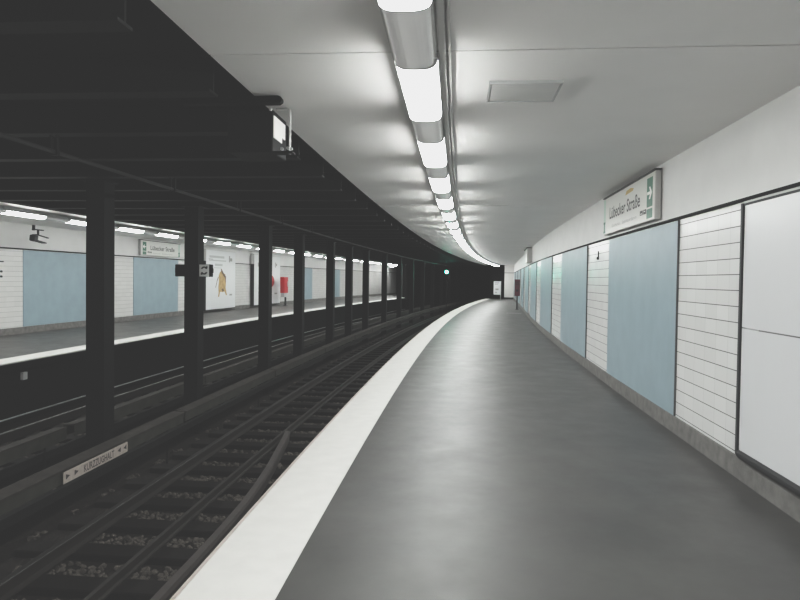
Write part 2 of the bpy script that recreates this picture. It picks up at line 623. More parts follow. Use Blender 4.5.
VIS = [s for s in COLS if s > 6]
col0 = make_column(VIS[0], 'nearest black steel column, at far left, beside the beige plate on the track cover')
notes = {1: 'black steel column carrying the two small sign boxes', 2: 'black steel column standing in front of the white poster with the red edge',
         3: 'black steel column just right of the red box on the opposite platform'}
for i, s in enumerate(VIS[1:], 1):
    lab = notes.get(i, 'black steel column, %s along the row between the tracks counting from the nearest' % nth(i))
    dup(col0, frame(3.33, s, ZG), lab)
# (the column before the first one stands outside the frame and is left out)

# ================================================================ LIGHT TUBES
LAMP_D, LAMP_Z, LR = -1.14, 2.87, .117


def half_tube(a, m, y0, y1, r, z0=0.0, seg=16, mi=0):
    pts = []
    for k in range(seg + 1):
        an = math.pi + math.pi * k / seg
        c_, s_ = math.cos(an), math.sin(an)
        pts.append((r * math.copysign(abs(c_) ** .62, c_), z0 + r * .44 * math.copysign(abs(s_) ** .8, s_)))
    pts += [(r, z0 + .01), (-r, z0 + .01)]
    n = len(pts)
    vs = [m @ Vector((x, y0, z)) for x, z in pts] + [m @ Vector((x, y1, z)) for x, z in pts]
    fs = [tuple(range(n)), tuple(range(2 * n - 1, n - 1, -1))] + [(i, n + i, n + (i + 1) % n, (i + 1) % n) for i in range(n)]
    a.solid(vs, fs, mi)


def make_lamp(d, s, label, group):
    m = frame(d, s, LAMP_Z)
    t = thing('ceiling_light', label, 'ceiling light', m, group)
    a = MB()
    half_tube(a, m, .02, 1.22, LR)
    a.build('lit_diffuser', M['lamp'], t)
    a = MB()
    half_tube(a, m, 1.235, 2.025, LR - .004)
    a.build('unlit_tube', M['lamp_body'], t)
    a = MB()
    half_tube(a, m, 1.22, 1.235, LR + .006)
    a.build('end_ring', M['lamp_ring'], t)
    a = MB()
    half_tube(a, m, .0, .02, LR + .006)
    a.build('end_ring', M['lamp_ring'], t)
    a = MB()
    w_ = .127
    a.solid([m @ Vector((x, y, z)) for y in (0, 2.028) for x, z in ((-w_, .002), (w_, .002), (w_, .014), (.08, .04), (.08, ZC - LAMP_Z - .001), (-.08, ZC - LAMP_Z - .001), (-.08, .04), (-w_, .016))],
            [tuple(range(8)), tuple(range(15, 7, -1))] + [(i, 8 + i, 8 + (i + 1) % 8, (i + 1) % 8) for i in range(8)])
    a.build('mounting_channel', M['lamp_base'], t)
    return t


LS = [3.74 + 2.03 * k for k in range(-5, 27)]
lamp0 = None
vis_i = 0
for s in LS:
    if s < -8 or s + 2 > S1:
        continue
    if s < 1.4:
        lab = 'tubular ceiling light over the near platform, behind the viewer'
    else:
        lab = 'tubular ceiling light over the near platform, %s in the row from the nearest' % nth(vis_i)
        vis_i += 1
    if lamp0 is None:
        lamp0 = make_lamp(LAMP_D, s, lab, 'lights over the near platform')
    else:
        dup(lamp0, frame(LAMP_D, s, LAMP_Z), lab)
lampf = None
vis_i = 0
fs = [11.95 + 2.03 * k for k in range(-9, 27)]
for s in fs:
    if s + 2.05 > SFE + (7.8 - FE) / (FW - FE) * (S2 - SFE):
        continue
    if s < 11:
        lab = 'tubular ceiling light over the opposite platform, beyond the left edge of the view'
    else:
        lab = 'tubular ceiling light over the opposite platform, %s in the row from the left' % nth(vis_i)
        vis_i += 1
    if lampf is None:
        lampf = make_lamp(7.8, s, lab, 'lights over the opposite platform')
    else:
        dup(lampf, frame(7.8, s, LAMP_Z), lab)
for i, (s, d) in enumerate(((56.2, 9.15), (58.8, 9.3), (61.4, 9.95))):
    dup(lampf, frame(d, s, LAMP_Z), 'tubular ceiling light set back at the far end of the opposite platform, %s of three' % ('nearest', 'middle', 'farthest')[i])
mb = MB()
mb.sweep([(LAMP_D - .13, ZC - .001), (LAMP_D - .17, ZC - .001), (LAMP_D - .17, ZC - .05), (LAMP_D - .13, ZC - .05)], S0, S1 - .5, .6)
mb.sweep([(LAMP_D - .185, ZC - .001), (LAMP_D - .2, ZC - .001), (LAMP_D - .2, ZC - .03), (LAMP_D - .185, ZC - .03)], S0, S1 - .5, .6)
o = mb.build('cable_rail', M['lamp_base'])
tag(o, 'slim pale double rail on the ceiling beside the row of light tubes', 'cable rail')

# ceiling hatch
m = frame(-1.85, 4.72, ZC)
t = thing('ceiling_hatch', 'square grey access hatch in the ceiling right of the light tubes', 'hatch', m)
a = MB()
a.bbox(m, -.235, .235, -.215, .215, -.02, -.001, .006)
a.build('cover_plate', M['hatch'], t)
a = MB()
for x0, x1, y0, y1 in ((-.25, -.238, -.23, .23), (.238, .25, -.23, .23), (-.238, .238, -.23, -.218), (-.238, .238, .218, .23)):
    a.box(m, x0, x1, y0, y1, -.023, -.001)
a.build('rim', M['lightgrey'], t)

# ================================================================ NEAR WALL FITTINGS
BLUE = [(7.06, 10.33), (12.2, 15.7), (17.75, 21.2), (23.2, 26.7), (28.7, 32.2), (34.2, 37.7), (39.7, 43.2), (45.2, 48.7), (50.7, 54.2)]
for i, (a0, b0) in enumerate(BLUE):
    m = frame(wd(a0), a0, .18)
    lab = ['wide pale blue wall panel below the station name sign, nearest on the platform wall',
           'pale blue wall panel second from the blank white board, between two tiled strips',
           'pale blue wall panel third from the blank white board'][i] if i < 3 else \
        'pale blue panel on the near wall, %s counting from the blank white board' % nth(i)
    t = thing('blue_wall_panel', lab, 'wall panel', m, 'blue panels on the near wall')
    a = MB()
    a.sweep([(.003, .185), (.02, .185), (.02, ZS - .03), (.003, ZS - .03)], a0 + .012, b0 - .012, .5, dfun=lambda s, d: wd(s, d))
    a.build('sheet', M['blue'], t)
    a = MB()
    a.sweep([(.003, .185), (.021, .185), (.021, ZS - .025), (.003, ZS - .025)], a0 - .002, a0 + .007, .5, dfun=lambda s, d: wd(s, d))
    a.build('edge_strip', M['strip_grey'], t)

# blank poster board
B0, B1 = 2.0, 5.42
m = frame(WD, 3.8, .2)
t = thing('poster_board', 'large blank white poster board in a dark frame, at the right edge', 'board', m)
a = MB()
a.sweep([(.006, .26), (.045, .26), (.045, 1.243), (.006, 1.243)], B0, B1 - .03, .5, dfun=lambda s, d: wd(s, d))
a.sweep([(.006, 1.25), (.045, 1.25), (.045, 2.225), (.006, 2.225)], B0, B1 - .03, .5, dfun=lambda s, d: wd(s, d))
a.build('sheet', M['board'], t)
a = MB()
a.sweep([(.044, 1.240), (.046, 1.240), (.046, 1.250), (.044, 1.250)], B0, 5.1, .5, dfun=lambda s, d: wd(s, d))
a.build('seam', M['seam'], t)
a = MB()
a.sweep([(.004, .23), (.06, .23), (.06, 2.245), (.004, 2.245)], B1 - .024, B1 + .010, .5, dfun=lambda s, d: wd(s, d))
a.sweep([(.004, 2.227), (.055, 2.227), (.055, 2.242), (.004, 2.242)], B0, B1 - .03, .5, dfun=lambda s, d: wd(s, d))
a.build('frame', M['frame'], t)
a = MB()
a.sweep([(.004, .19), (.05, .19), (.075, .225), (.075, .245), (.05, .258), (.004, .258)], B0, B1 - .03, .5, dfun=lambda s, d: wd(s, d))
a.build('bottom_rail', M['frame'], t)
# pale cover strip above the board and its end post
mb = MB()
mb.sweep([(.003, 2.247), (.03, 2.247), (.03, ZS - .024), (.003, ZS - .024)], B0, B1 + .03, .5, dfun=lambda s, d: wd(s, d))
o = mb.build('cover_strip', M['lightgrey'])
tag(o, 'narrow light grey strip between the blank board and the dark rail above', 'strip')

# small dark stud on the second tiled strip
mb = MB()
m = face_frame(WD + .001, 11.22, 2.0, 'R')
mb.disc(m, 0, 0, .022, 0, .03, 12)
mb.box(m, -.012, .012, .02, .12, 0, .012)
o = mb.build('wall_stud', M['frame'])
tag(o, 'tiny black stud on the tiled strip left of the nearest blue panel', 'stud')


def arrow_mb(mb, m, cx, cy, w, h, z0, z1, dirn=1, mi=0):
    """arrow with a shaft pointing along +x (dirn 1) or -x"""
    pts = [(-w / 2, -h * .09), (w * .12, -h * .09), (-w * .10, -h * .38), (w * .12, -h * .38), (w / 2, 0), (w * .12, h * .38), (-w * .10, h * .38), (w * .12, h * .09), (-w / 2, h * .09)]
    pts = [(cx + dirn * x, cy + y) for x, y in pts]
    if dirn < 0:
        pts = pts[::-1]
    mb.prism(m, pts, z0, z1, mi)


def station_sign(side, d_wall, s_left, length, z0, z1, depth, label, stain=False, mirror=False):
    """light box on the wall; s_left is the left end for the reader"""
    m = face_frame(d_wall, s_left, z0, side)
    L, H = length, z1 - z0
    t = thing('station_sign', label, 'sign', m)
    a = MB()
    a.bbox(m, 0, L, 0, H, .002, depth - .004, .008)
    a.build('case', M['signbox'], t)
    a = MB()
    a.box(m, -.012, L + .012, H + .001, H + .02, .002, depth + .012)
    a.build('top_cap', M['frame'], t)
    a = MB()
    a.box(m, .012, L - .012, .012, H - .012, depth - .004, depth)
    f = a.build('face', M['signface'], t)
    tx = (.42 if not mirror else .50) * 1.0
    mm = m @ Matrix.Translation((0, 0, depth + .001))

    def sub(name, mbx, mt):
        mbx.build(name, mt, f)
    T = lambda x, y: mm @ Matrix.Translation((x, y, 0))
    tw = L * .62
    x0 = .155 * L if not mirror else .22 * L
    sub('lettering', text_mb('Lübecker Straße', T(x0, H * .39), H * .30, width=tw, weight=.014), M['ink'])
    sub('small_lettering', text_mb('Güntherstr.   Steinhauerdamm', T(x0 + .055 * L, H * .14), H * .085, width=tw * .82), M['ink_grey'])
    gx = L * .885 if not mirror else L * .035
    gw = L * .085
    a = MB()
    a.box(mm, gx, gx + gw, H * .29, H * .90, 0, .002)
    a.box(mm, gx, gx + gw, H * .05, H * .25, 0, .002)
    sub('green_field', a, M['signgreen'])
    a = MB()
    arrow_mb(a, mm, gx + gw / 2, H * .58, gw * .84, H * .34, .002, .004, 1 if not mirror else -1)
    sub('arrow', a, M['white'])
    # two small black pictogram squares beside the lower green field
    a = MB()
    px = gx - .108 * L if not mirror else gx + gw + .03 * L
    for q in range(2):
        qx = px + q * .055 * L
        a.box(mm, qx, qx + .045 * L, H * .17, H * .27, 0, .002)
    sub('pictogram', a, M['ink'])
    a = MB()
    a.box(mm, px + .012 * L, px + .032 * L, H * .19, H * .21, .002, .003)
    a.box(mm, px + .067 * L, px + .087 * L, H * .22, H * .24, .002, .003)
    sub('pictogram_mark', a, M['white'])
    # pale green strip with the dark exit mark on the outer end
    a = MB()
    ex = .0 if not mirror else L * .945
    a.box(mm, ex + .01, ex + .14, .02, H - .02, 0, .0015)
    sub('pale_strip', a, M['paleg'])
    a = MB()
    bx = ex + .015
    a.box(mm, bx, bx + .12, .03, .06, .0015, .004)
    a.box(mm, bx, bx + .12, .165, .20, .0015, .004)
    a.box(mm, bx + .03, bx + .09, .06, .165, .0015, .004)
    sub('exit_mark', a, M['signgreen'])
    if stain:
        a = MB()
        a.prism(mm, [(L * .50, H * .80), (L * .64, H * .82), (L * .66, H * .87), (L * .60, H * .91), (L * .52, H * .89)], 0, .0015)
        sub('yellow_sticker', a, M['stain'])
    return t


station_sign('R', WD, 10.49, 2.77, 2.335, 2.90, .075, 'white Lübecker Straße station sign with right-pointing green arrow, on the near wall', stain=True)
station_sign('L', FW - .016, 21.72, 2.95, 2.36, 2.90, .10, 'station sign with left green squares on the opposite wall', mirror=True)

m = face_frame(WD, 26.3, 2.36, 'R')
t = thing('sign_case', 'pale sign case seen end-on high on the near wall, far along', 'sign', m)
a = MB()
a.bbox(m, -.1, 0, 0, .56, .002, .20, .008)
a.build('end_panel', M['signbox'], t)
a = MB()
a.bbox(m, -2.6, -.102, 0, .56, .002, .18, .008)
a.build('case', M['signface'], t)
a = MB()
a.box(m, -2.62, .015, .561, .585, .002, .22)
a.build('top_cap', M['frame'], t)

# red emergency post on the near platform
m = frame(-3.33, 36.4, 0)
t = thing('emergency_post', 'dark red emergency call box on a thin post near the end of the platform', 'emergency post', m)
a = MB()
a.tube([m @ Vector((0, 0, .02)), m @ Vector((0, 0, .78))], .04, 10)
a.build('post', M['frame'], t)
a = MB()
a.disc(m, 0, 0, .11, .001, .02, 16)
a.build('base_plate', M['frame'], t)
a = MB()
a.bbox(m, -.145, .145, -.10, .10, .76, 1.68, .015)
f = a.build('call_box', M['darkred'], t)
a = MB()
a.box(m, -.10, .10, -.106, -.101, 1.36, 1.58)
a.build('speaker_plate', M['darkred2'], f)
a = MB()
a.box(m, -.06, .06, -.106, -.101, 1.0, 1.12)
a.build('button_plate', M['frame'], f)

# pale strip across the floor
mb = MB()
fr = frame(-3.16, 32.2, .001)
mb.box(fr, -.38, .36, -.05, .05, 0, .004)
tag(mb.build('floor_strip', M['joint_strip']), 'short pale strip across the platform floor in front of the red post', 'floor strip')

# white notice stand at the end of the near platform
m = frame(-1.27, 54.4, 0)
t = thing('notice_stand', 'white notice board on a post at the end of the near platform', 'notice board', m)
a = MB()
a.tube([m @ Vector((.27, 0, .001)), m @ Vector((.27, 0, 1.55))], .035, 10)
a.build('post', M['galv'], t)
a = MB()
a.bbox(m, -.31, .26, -.05, .05, .42, 1.53, .012)
f = a.build('panel', M['board'], t)
a = MB()
a.box(m, -.22, .14, -.054, -.051, 1.38, 1.45)
a.box(m, -.22, .06, -.054, -.051, 1.27, 1.32)
a.box(m, -.16, .10, -.054, -.051, .80, .94)
a.box(m, -.18, -.02, -.054, -.051, .58, .66)
a.build('print', M['ink_grey'], f)

# ================================================================ TRACKS
rail_prof = [(-.06, 0), (.06, 0), (.06, .012), (.012, .03), (.012, .10), (.034, .108), (.034, .14), (.026, .146), (-.026, .146), (-.034, .14), (-.034, .108), (-.012, .10), (-.012, .03), (-.06, .012)]
ZR = -1.098


def rail(d, s0, s1, label, name='running_rail', prof=rail_prof, z=ZR):
    m = frame(d, 6, z)
    mbx = MB()
    k = len(prof)
    mis = [1 if (prof[j][1] > .139 and prof[(j + 1) % k][1] > .139) else 0 for j in range(k)]
    mbx.sweep([(d + x, z + y) for x, y in prof], s0, s1, .5, mi=mis)
    return tag(mbx.build(name, [M['rail'], M['rail_top']]), label, 'rail')


rail(2.33, S0, 100, 'rusty running rail of the near track, on the side of the columns')
rail(.80, S0, 100, 'dark running rail of the near track, tucked along the platform edge')
rail(4.33, S0, 100, 'running rail of the far track, on the side of the columns')
rail(5.86, S0, 100, 'running rail of the far track, next to the opposite platform')
cp = [(-.045, 0), (.045, 0), (.045, .02), (.02, .03), (.02, .10), (-.02, .10), (-.02, .03), (-.045, .02)]
rail(1.53, S0, 100, 'slim middle rail lying between the running rails of the near track', 'middle_rail', cp)
# flared end of a check rail by the platform edge
path = [(2.0, .925), (4.5, .925), (5.6, .925), (6.3, .935), (7.0, .965), (7.6, 1.015), (8.4, 1.105), (9.3, 1.24), (10.1, 1.36), (10.35, 1.41)]
path = [(s, d + .0) for s, d in path]


def check_d(s):
    for (a, da), (b, db) in zip(path[:-1], path[1:]):
        if a <= s <= b:
            return da + (db - da) * (s - a) / (b - a)
    return path[-1][1]


mb = MB()
mb.sweep([(-.035, ZR + .002), (.035, ZR + .002), (.05, ZR + .13), (.035, ZR + .165), (-.035, ZR + .165), (-.05, ZR + .13)], 2.0, 10.35, .2, dfun=lambda s, d: check_d(s) + d)
tag(mb.build('check_rail', M['check']), 'brown rail end curving away from the platform edge', 'rail')

# sleepers
m = frame(1.64, 5.99, -1.1)
mb = MB()
mb.bbox(m, -1.25, 1.25, -.13, .13, -.14, 0, .012, 1)
sl = mb.build('track_sleeper', M['sleeper'])
sl.data.transform(m.inverted())
sl.matrix_basis = frame(1.64, 5.99 - .68 * 5, -1.1)
tag(sl, 'dark timber sleeper half sunk in ballast under the near track', 'sleeper', 'sleepers of the near track')
near_sl = [5.99 + .68 * k for k in range(-5, 75)]
for s in near_sl[1:]:
    o = sl.copy()
    C.objects.link(o)
    o.matrix_basis = frame(1.64, s, -1.1)
far_sl = [8.0 + .68 * k for k in range(0, 30)]
for s in far_sl:
    o = sl.copy()
    C.objects.link(o)
    o.matrix_basis = frame(5.02, s, -1.1)
    tag(o, 'dark timber sleeper half sunk in ballast under the far track', None, 'sleepers of the far track')

# ballast stones, lying loose between the sleepers
ico = bmesh.new()
bmesh.ops.create_icosphere(ico, subdivisions=1, radius=1)
ico.verts.ensure_lookup_table()
iv = [v.co.copy() for v in ico.verts]
iff = [[v.index for v in f.verts] for f in ico.faces]
ico.free()
SV, SF = [], []


def stone(d, s, r):
    b = len(SV)
    ct = P(d, s, ZG + r * random.uniform(-.1, .35))
    rot = Matrix.Rotation(random.uniform(0, 6.28), 3, 'Z') @ Matrix.Rotation(random.uniform(0, 3), 3, 'X')
    sc = Vector((random.uniform(.7, 1.3), random.uniform(.7, 1.3), random.uniform(.5, .9)))
    for v in iv:
        q = Vector((v.x * sc.x, v.y * sc.y, v.z * sc.z)) * r * random.uniform(.8, 1.15)
        SV.append(tuple(ct + rot @ q))
    for f in iff:
        SF.append([b + i for i in f])


def in_sleeper(s, first):
    k = ((s - first) / .68) % 1.0
    return k < .31 or k > .69


cnt = 0
while cnt < 5200:
    s = 2.6 + 24 * random.random() ** 1.6
    d = random.uniform(.55, 3.1)
    if in_sleeper(s, 5.99) or abs(d - 2.8) < .14 or d > 3.05:
        continue
    stone(d, s, random.uniform(.022, .042))
    cnt += 1
cnt = 0
while cnt < 1800:
    s = random.uniform(7, 26)
    d = random.uniform(3.5, 6.3)
    if in_sleeper(s, 8.0) or abs(d - 3.86) < .14 or abs(d - 3.33) < .28:
        continue
    stone(d, s, random.uniform(.025, .045))
    cnt += 1
me = bpy.data.meshes.new('ballast_stones')
me.from_pydata(SV, [], SF)
me.materials.append(M['stone'])
o = bpy.data.objects.new('ballast_stones', me)
C.objects.link(o)
tag(o, 'loose grey ballast stones between the sleepers', 'ballast', None, 'stuff')

# conductor rails and their covers, one length after the other
cr = [(-.03, 0), (.03, 0), (.03, .1), (-.03, .1)]
for d, lab in ((2.80, 'dark conductor rail hidden under the cover boards of the near track'), (3.86, 'dark conductor rail hidden under the cover boards of the far track')):
    mb = MB()
    mb.sweep([(d + x, -.78 + z) for x, z in cr], S0, 80, .6)
    tag(mb.build('conductor_rail', M['dark']), lab, 'rail')


def cover(sgn, dface, s0, s1, label, group):
    """sgn +1: the open side faces the near platform; dface is the offset of its front board"""
    m = frame(dface, s0, -.60)
    t = thing('conductor_rail_cover', label, 'rail cover', m, group)
    D = lambda x: dface + sgn * x
    a = MB()
    a.sweep([(D(-.015), -.468), (D(.16), -.455), (D(.16), -.432), (D(-.015), -.448)], s0, s1, .5)
    a.build('lid', M['cover_top'], t)
    a = MB()
    a.sweep([(D(0), -.60), (D(.02), -.60), (D(.02), -.47), (D(0), -.47)], s0, s1, .5)
    a.build('front_board', M['cover'], t)
    a = MB()
    a.sweep([(D(.14), -.60), (D(.158), -.60), (D(.158), -.458), (D(.14), -.458)], s0, s1, .5)
    a.build('back_board', M['cover'], t)
    for s in (s1 - .4,):
        f0 = 5.99 if sgn > 0 else 8.0
        s = f0 + .68 * (math.floor((s - f0) / .68) + .5)
        a = MB()
        mm = frame(D(.143), s, 0)
        a.box(mm, -.008, .008, -.012, .012, ZG + .003, -.472)
        a.build('support', M['dark'], t)
    return t


GAPS = [.4, 4.88, 9.31, 13.85, 18.5, 22.8, 26.1, 29.87, 34.2, 38.5, 42.8, 47.1, 51.4, 55.7, 60.0]
for i, (a0, b0) in enumerate(zip(GAPS[:-1], GAPS[1:])):
    lab = ['lowest cover length of the near conductor rail, at the bottom left', 'conductor rail cover carrying the beige KURZZUGHALT plate',
           'conductor rail cover between the second and third column, just beyond the beige plate'][i] if i < 3 else \
        'conductor rail cover of the near track, %s length from the bottom left' % nth(i)
    cover(1, 2.71, a0 + .035, b0 - .035, lab, 'cover boards along the near track')
G2 = [2.6, 8.12, 12.6, 16.2, 20.0, 23.6, 27.2, 30.8, 34.4, 38.7, 43.0, 47.3, 51.6]
for i, (a0, b0) in enumerate(zip(G2[:-1], G2[1:])):
    cover(-1, 3.95, a0 + (.035 if i != 1 else .15), b0 - .035, 'conductor rail cover of the far track behind the columns, %s length from the left' % nth(i), 'cover boards along the far track')

# KURZZUGHALT plate
m = face_frame(2.694, 6.34, -.598, 'L')
t = thing('stop_plate', 'beige KURZZUGHALT plate with black arrowheads on the rail cover', 'sign', m)
a = MB()
a.bbox(m, 0, 1.30, 0, .124, 0, .012, .004)
f = a.build('plate', M['plate'], t)
mm = m @ Matrix.Translation((0, 0, .0125))
text_mb('KURZZUGHALT', mm @ Matrix.Translation((.36, .025, 0)), .078, width=.62, weight=.014).build('lettering', M['ink_dim'], f)
for x, q in ((.035, 1), (.19, 1), (1.13, -1), (1.265, -1)):
    a = MB()
    pts = [(0, .04), (.055, .0685), (0, .097)] if q > 0 else [(0, .04), (0, .097), (-.055, .0685)]
    a.prism(mm, [(x + px * 1.3, py) for px, py in pts], 0, .002)
    a.build('arrowhead', M['ink_dim'], f)

# conduit low on the far track and the pipe under the roof beams
mb = MB()
mb.tube([P(6.33, s, -.9) for s in [6 + .8 * k for k in range(60)]], .014, 6)
tag(mb.build('track_cable', M['galv']), 'thin pale cable running low along the foot of the opposite platform', 'cable')
mb = MB()
mb.tube([P(2.21, s, 2.70) for s in [2 + .8 * k for k in range(60)]], .02, 8)
o = mb.build('roof_pipe', M['pipe'])
tag(o, 'grey conduit pipe running under the dark roof beams above the near track', 'pipe')
for k in range(16):
    a = MB()
    s = 3.12 + 1.18 * 2 * k
    mm = frame(2.21, s, 2.70)
    a.box(mm, -.035, .035, -.02, .02, -.03, -.02)
    a.box(mm, -.035, -.022, -.02, .02, -.02, .148)
    a.box(mm, .022, .035, -.02, .02, -.02, .148)
    a.build('pipe_clip', M['column'], o)

# small junction box on the far platform's edge wall
mb = MB()
m = face_frame(FE + .18, 11.3, -.39, 'L')
m = face_frame(FE + .178, 11.3, -.39, 'L')
mb.bbox(m, -.06, .06, 0, .14, 0, .06, .006)
tag(mb.build('junction_box', M['hatch']), 'small grey box on the dark wall under the opposite platform edge', 'box')

# ================================================================ GREEN SIGNAL
m = frame(1.75, 45.71, ZG)
t = thing('rail_signal', 'green lit rail signal in the dark tunnel mouth', 'signal', m)
zs_ = 2.16 - ZG
a = MB()
a.tube([m @ Vector((.0, .06, .003)), m @ Vector((.0, .06, zs_ - .22))], .04, 8)
a.build('post', M['column'], t)
a = MB()
a.bbox(m, -.17, .17, .0, .2, zs_ - .5, zs_ + .2, .02)
f = a.build('housing', M['column'], t)
a = MB()
fm = m @ Matrix.Translation((0, -.001, zs_)) @ Matrix.Rotation(math.pi / 2, 4, 'X')
a.disc(fm, 0, 0, .085, .005, .02, 20)
a.build('green_lens', M['green_lamp'], f)['label'] = 'glowing green lens'
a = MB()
a.disc(fm, 0, 0, .15, 0, .0045, 24)  # glowing disc added to imitate the halo of the lens
a.build('lens_halo', M['green_halo'], f)['label'] = 'dim green disc imitating the halo around the lens'
a = MB()
hood = []
for k in range(13):
    an = math.pi * k / 12
    hood.append((.152 * math.cos(an), .152 * math.sin(an)))
pts = hood + [(.162 * math.cos(math.pi * k / 12), .162 * math.sin(math.pi * k / 12)) for k in range(12, -1, -1)]
a.prism(fm, pts, 0, .12)
a.build('hood', M['column'], f)

# ================================================================ SIGNAL HANGER AT THE CEILING EDGE
m = frame(.0, 4.78, 2.52)
t = thing('hanging_display', 'dark box with lit white side panel hung from a bracket at the ceiling edge', 'display box', m)
Z = lambda z: z - 2.52
a = MB()
a.box(m, -.7, .05, -.06, -.04, Z(2.905), Z(2.958))
a.box(m, -.7, .05, -.04, .02, Z(2.905), Z(2.915))
a.box(m, -.7, .05, -.04, .02, Z(2.948), Z(2.958))
a.disc(m @ Matrix.Translation((.05, 0, Z(2.93))) @ Matrix.Rotation(math.pi / 2, 4, 'X'), 0, 0, .027, .0, .06, 14)
a.build('mounting_beam', M['column'], t)
a = MB()
a.bbox(m, -.36, -.008, .0, .40, Z(2.55), Z(2.875), .012)
f = a.build('housing', M['column'], t)
a = MB()
fm = face_frame(-.004, 4.80, 2.66, 'R')
# face looks towards the platform; notched lower far corner
fmx = m
pts = [(.02, Z(2.665)), (.24, Z(2.665)), (.24, Z(2.71)), (.33, Z(2.71)), (.33, Z(2.83)), (.02, Z(2.83))]
vs = [m @ Vector((-.007, y, z)) for y, z in pts] + [m @ Vector((.0, y, z)) for y, z in pts]
nn = len(pts)
a.solid(vs, [tuple(range(nn)), tuple(range(2 * nn - 1, nn - 1, -1))] + [(i, (i + 1) % nn, nn + (i + 1) % nn, nn + i) for i in range(nn)])
a.build('lit_panel', M['lit_face'], f)['label'] = 'lit white panel'
a = MB()
a.box(m, -.20, .16, -.05, .04, Z(2.535), Z(2.548))
a.build('bottom_plate', M['column'], t)
a = MB()
a.tube([m @ Vector(p) for p in ((.02, -.01, Z(2.868)), (.10, -.01, Z(2.872)), (.125, -.01, Z(2.865)), (.13, -.01, Z(2.84)), (.13, -.01, Z(2.53)))], .009, 8)
a.build('bracket_rod', M['galv'], t)
for bx, bz in ((-.005, 2.855), (.085, 2.56), (.13, 2.565), (.155, 2.56)):
    a = MB()
    a.disc(m @ Matrix.Translation((bx, -.055, Z(bz))) @ Matrix.Rotation(math.pi / 2, 4, 'X'), 0, 0, .012, 0, .02, 8)
    a.build('bolt', M['galv'], t)

# ================================================================ SIGNS ON THE SECOND COLUMN
m = frame(3.33, 11.02, 1.6)
t = thing('signal_box', 'small black box on the left side of the second column', 'signal box', m)
a = MB()
a.bbox(m, -.315, -.13, -.09, .05, 0, .215, .012)
f = a.build('case', M['column'], t)
a = MB()
a.bbox(m, -.335, -.316, -.05, .02, .06, .16, .006)
a.build('latch', M['column'], f)
t = thing('pictogram_sign', 'small white framed sign with dark symbol on the right side of the second column', 'sign', m)
a = MB()
a.bbox(m, .13, .335, -.08, .05, 0, .22, .012)
f = a.build('case', M['column'], t)
a = MB()
a.bbox(m, .336, .355, -.05, .02, .07, .15, .006)
a.build('latch', M['column'], f)
a = MB()
fm = m @ Matrix.Translation((.225, -.081, .11)) @ Matrix.Rotation(math.pi / 2, 4, 'X')
a.box(fm, -.09, .085, -.105, .105, 0, .012)
f2 = a.build('face', M['white'], t)
a = MB()
for q in (1, -1):
    arc = []
    for k in range(9):
        an = math.radians(20 + 140 * k / 8)
        arc.append((.062 * math.cos(an), q * (.012 + .062 * math.sin(an))))
    for k in range(8, -1, -1):
        an = math.radians(20 + 140 * k / 8)
        arc.append((.034 * math.cos(an), q * (.012 + .034 * math.sin(an))))
    a.prism(fm, arc if q > 0 else arc[::-1], .012, .014)
a.box(fm, -.062, -.03, -.075, -.045, .012, .014)
a.box(fm, .03, .062, .045, .075, .012, .014)
a.build('symbol', M['ink'], f2)

# ================================================================ OPPOSITE PLATFORM
FB = [(16.04, 19.4, 'leftmost pale blue panel on the opposite wall, under the wall camera'), (21.4, 24.6, 'pale blue panel on the opposite wall, below the station sign'),
      (38.6, 42.0, 'pale blue panel on the opposite wall, just right of the red box'), (45.6, 48.2, 'narrow looking pale blue panel on the opposite wall, farthest along')]
for a0, b0, lab in FB:
    m = frame(FW, a0, .18)
    t = thing('blue_wall_panel', lab, 'wall panel', m, 'blue panels on the opposite wall')
    a = MB()
    a.sweep([(FW - .003, .185), (FW - .02, .185), (FW - .02, ZS - .03), (FW - .003, ZS - .03)], a0 + .01, b0 - .01, .5)
    a.build('sheet', M['blue'], t)
    a = MB()
    a.sweep([(FW - .003, .185), (FW - .022, .185), (FW - .022, ZS - .025), (FW - .003, ZS - .025)], b0 - .009, b0 + .006, .5)
    a.build('edge_strip', M['lightgrey'], t)


def poster(s0, s1, label):
    m = face_frame(FW - .04, s0, .10, 'L')
    L, H = s1 - s0, 2.72
    t = thing('poster_case', label, 'poster', m)
    a = MB()
    a.box(m, 0, L, 0, H, 0, .19)
    a.build('case', M['frame'], t)  # shade of the unlit end face put into the colour, paler box above
    a = MB()
    a.box(m, -.001, L, 2.2, H + .012, 0, .191)
    a.build('upper_case', M['hatch'], t)
    a = MB()
    a.box(m, .02, L - .02, .04, H - .03, .192, .197)
    f = a.build('sheet', M['poster'], t)
    return m @ Matrix.Translation((0, 0, .1975)), L, H, f


mm, L, H, f = poster(26.6, 29.8, 'white poster with a tan animal figure on the opposite platform')
a = MB()
for y, x0, x1, hh in ((2.28, .28, .46, .05), (2.25, .5, .70, .07), (2.22, .30, 2.10, .05), (2.36, .34, 1.9, .10), (2.00, .9, 1.7, .10), (1.90, .8, 1.6, .03)):
    a.box(mm, x0, x1, y, y + hh, 0, .002)
a.build('pale_print', M['lightgrey'], f)
a = MB()
a.box(mm, 2.42, 2.55, 2.20, 2.50, 0, .002)
a.box(mm, 2.55, 2.80, 2.25, 2.40, 0, .002)
a.build('dark_print', M['ink_grey'], f)
a = MB()
a.box(mm, 2.5, 2.8, .62, .70, 0, .002)
a.build('footer_print', M['ink_grey'], f)
a = MB()
body = [(1.42, 1.72), (1.58, 1.78), (1.78, 1.70), (2.02, 1.62), (2.10, 1.30), (2.06, 1.00), (2.12, .86), (2.22, .66), (2.10, .64), (1.96, .82), (1.70, .80), (1.46, .82), (1.36, .60), (1.24, .58), (1.30, .80), (1.26, 1.02), (1.32, 1.30), (1.30, 1.55)]
a.prism(mm, body[::-1], 0, .002)
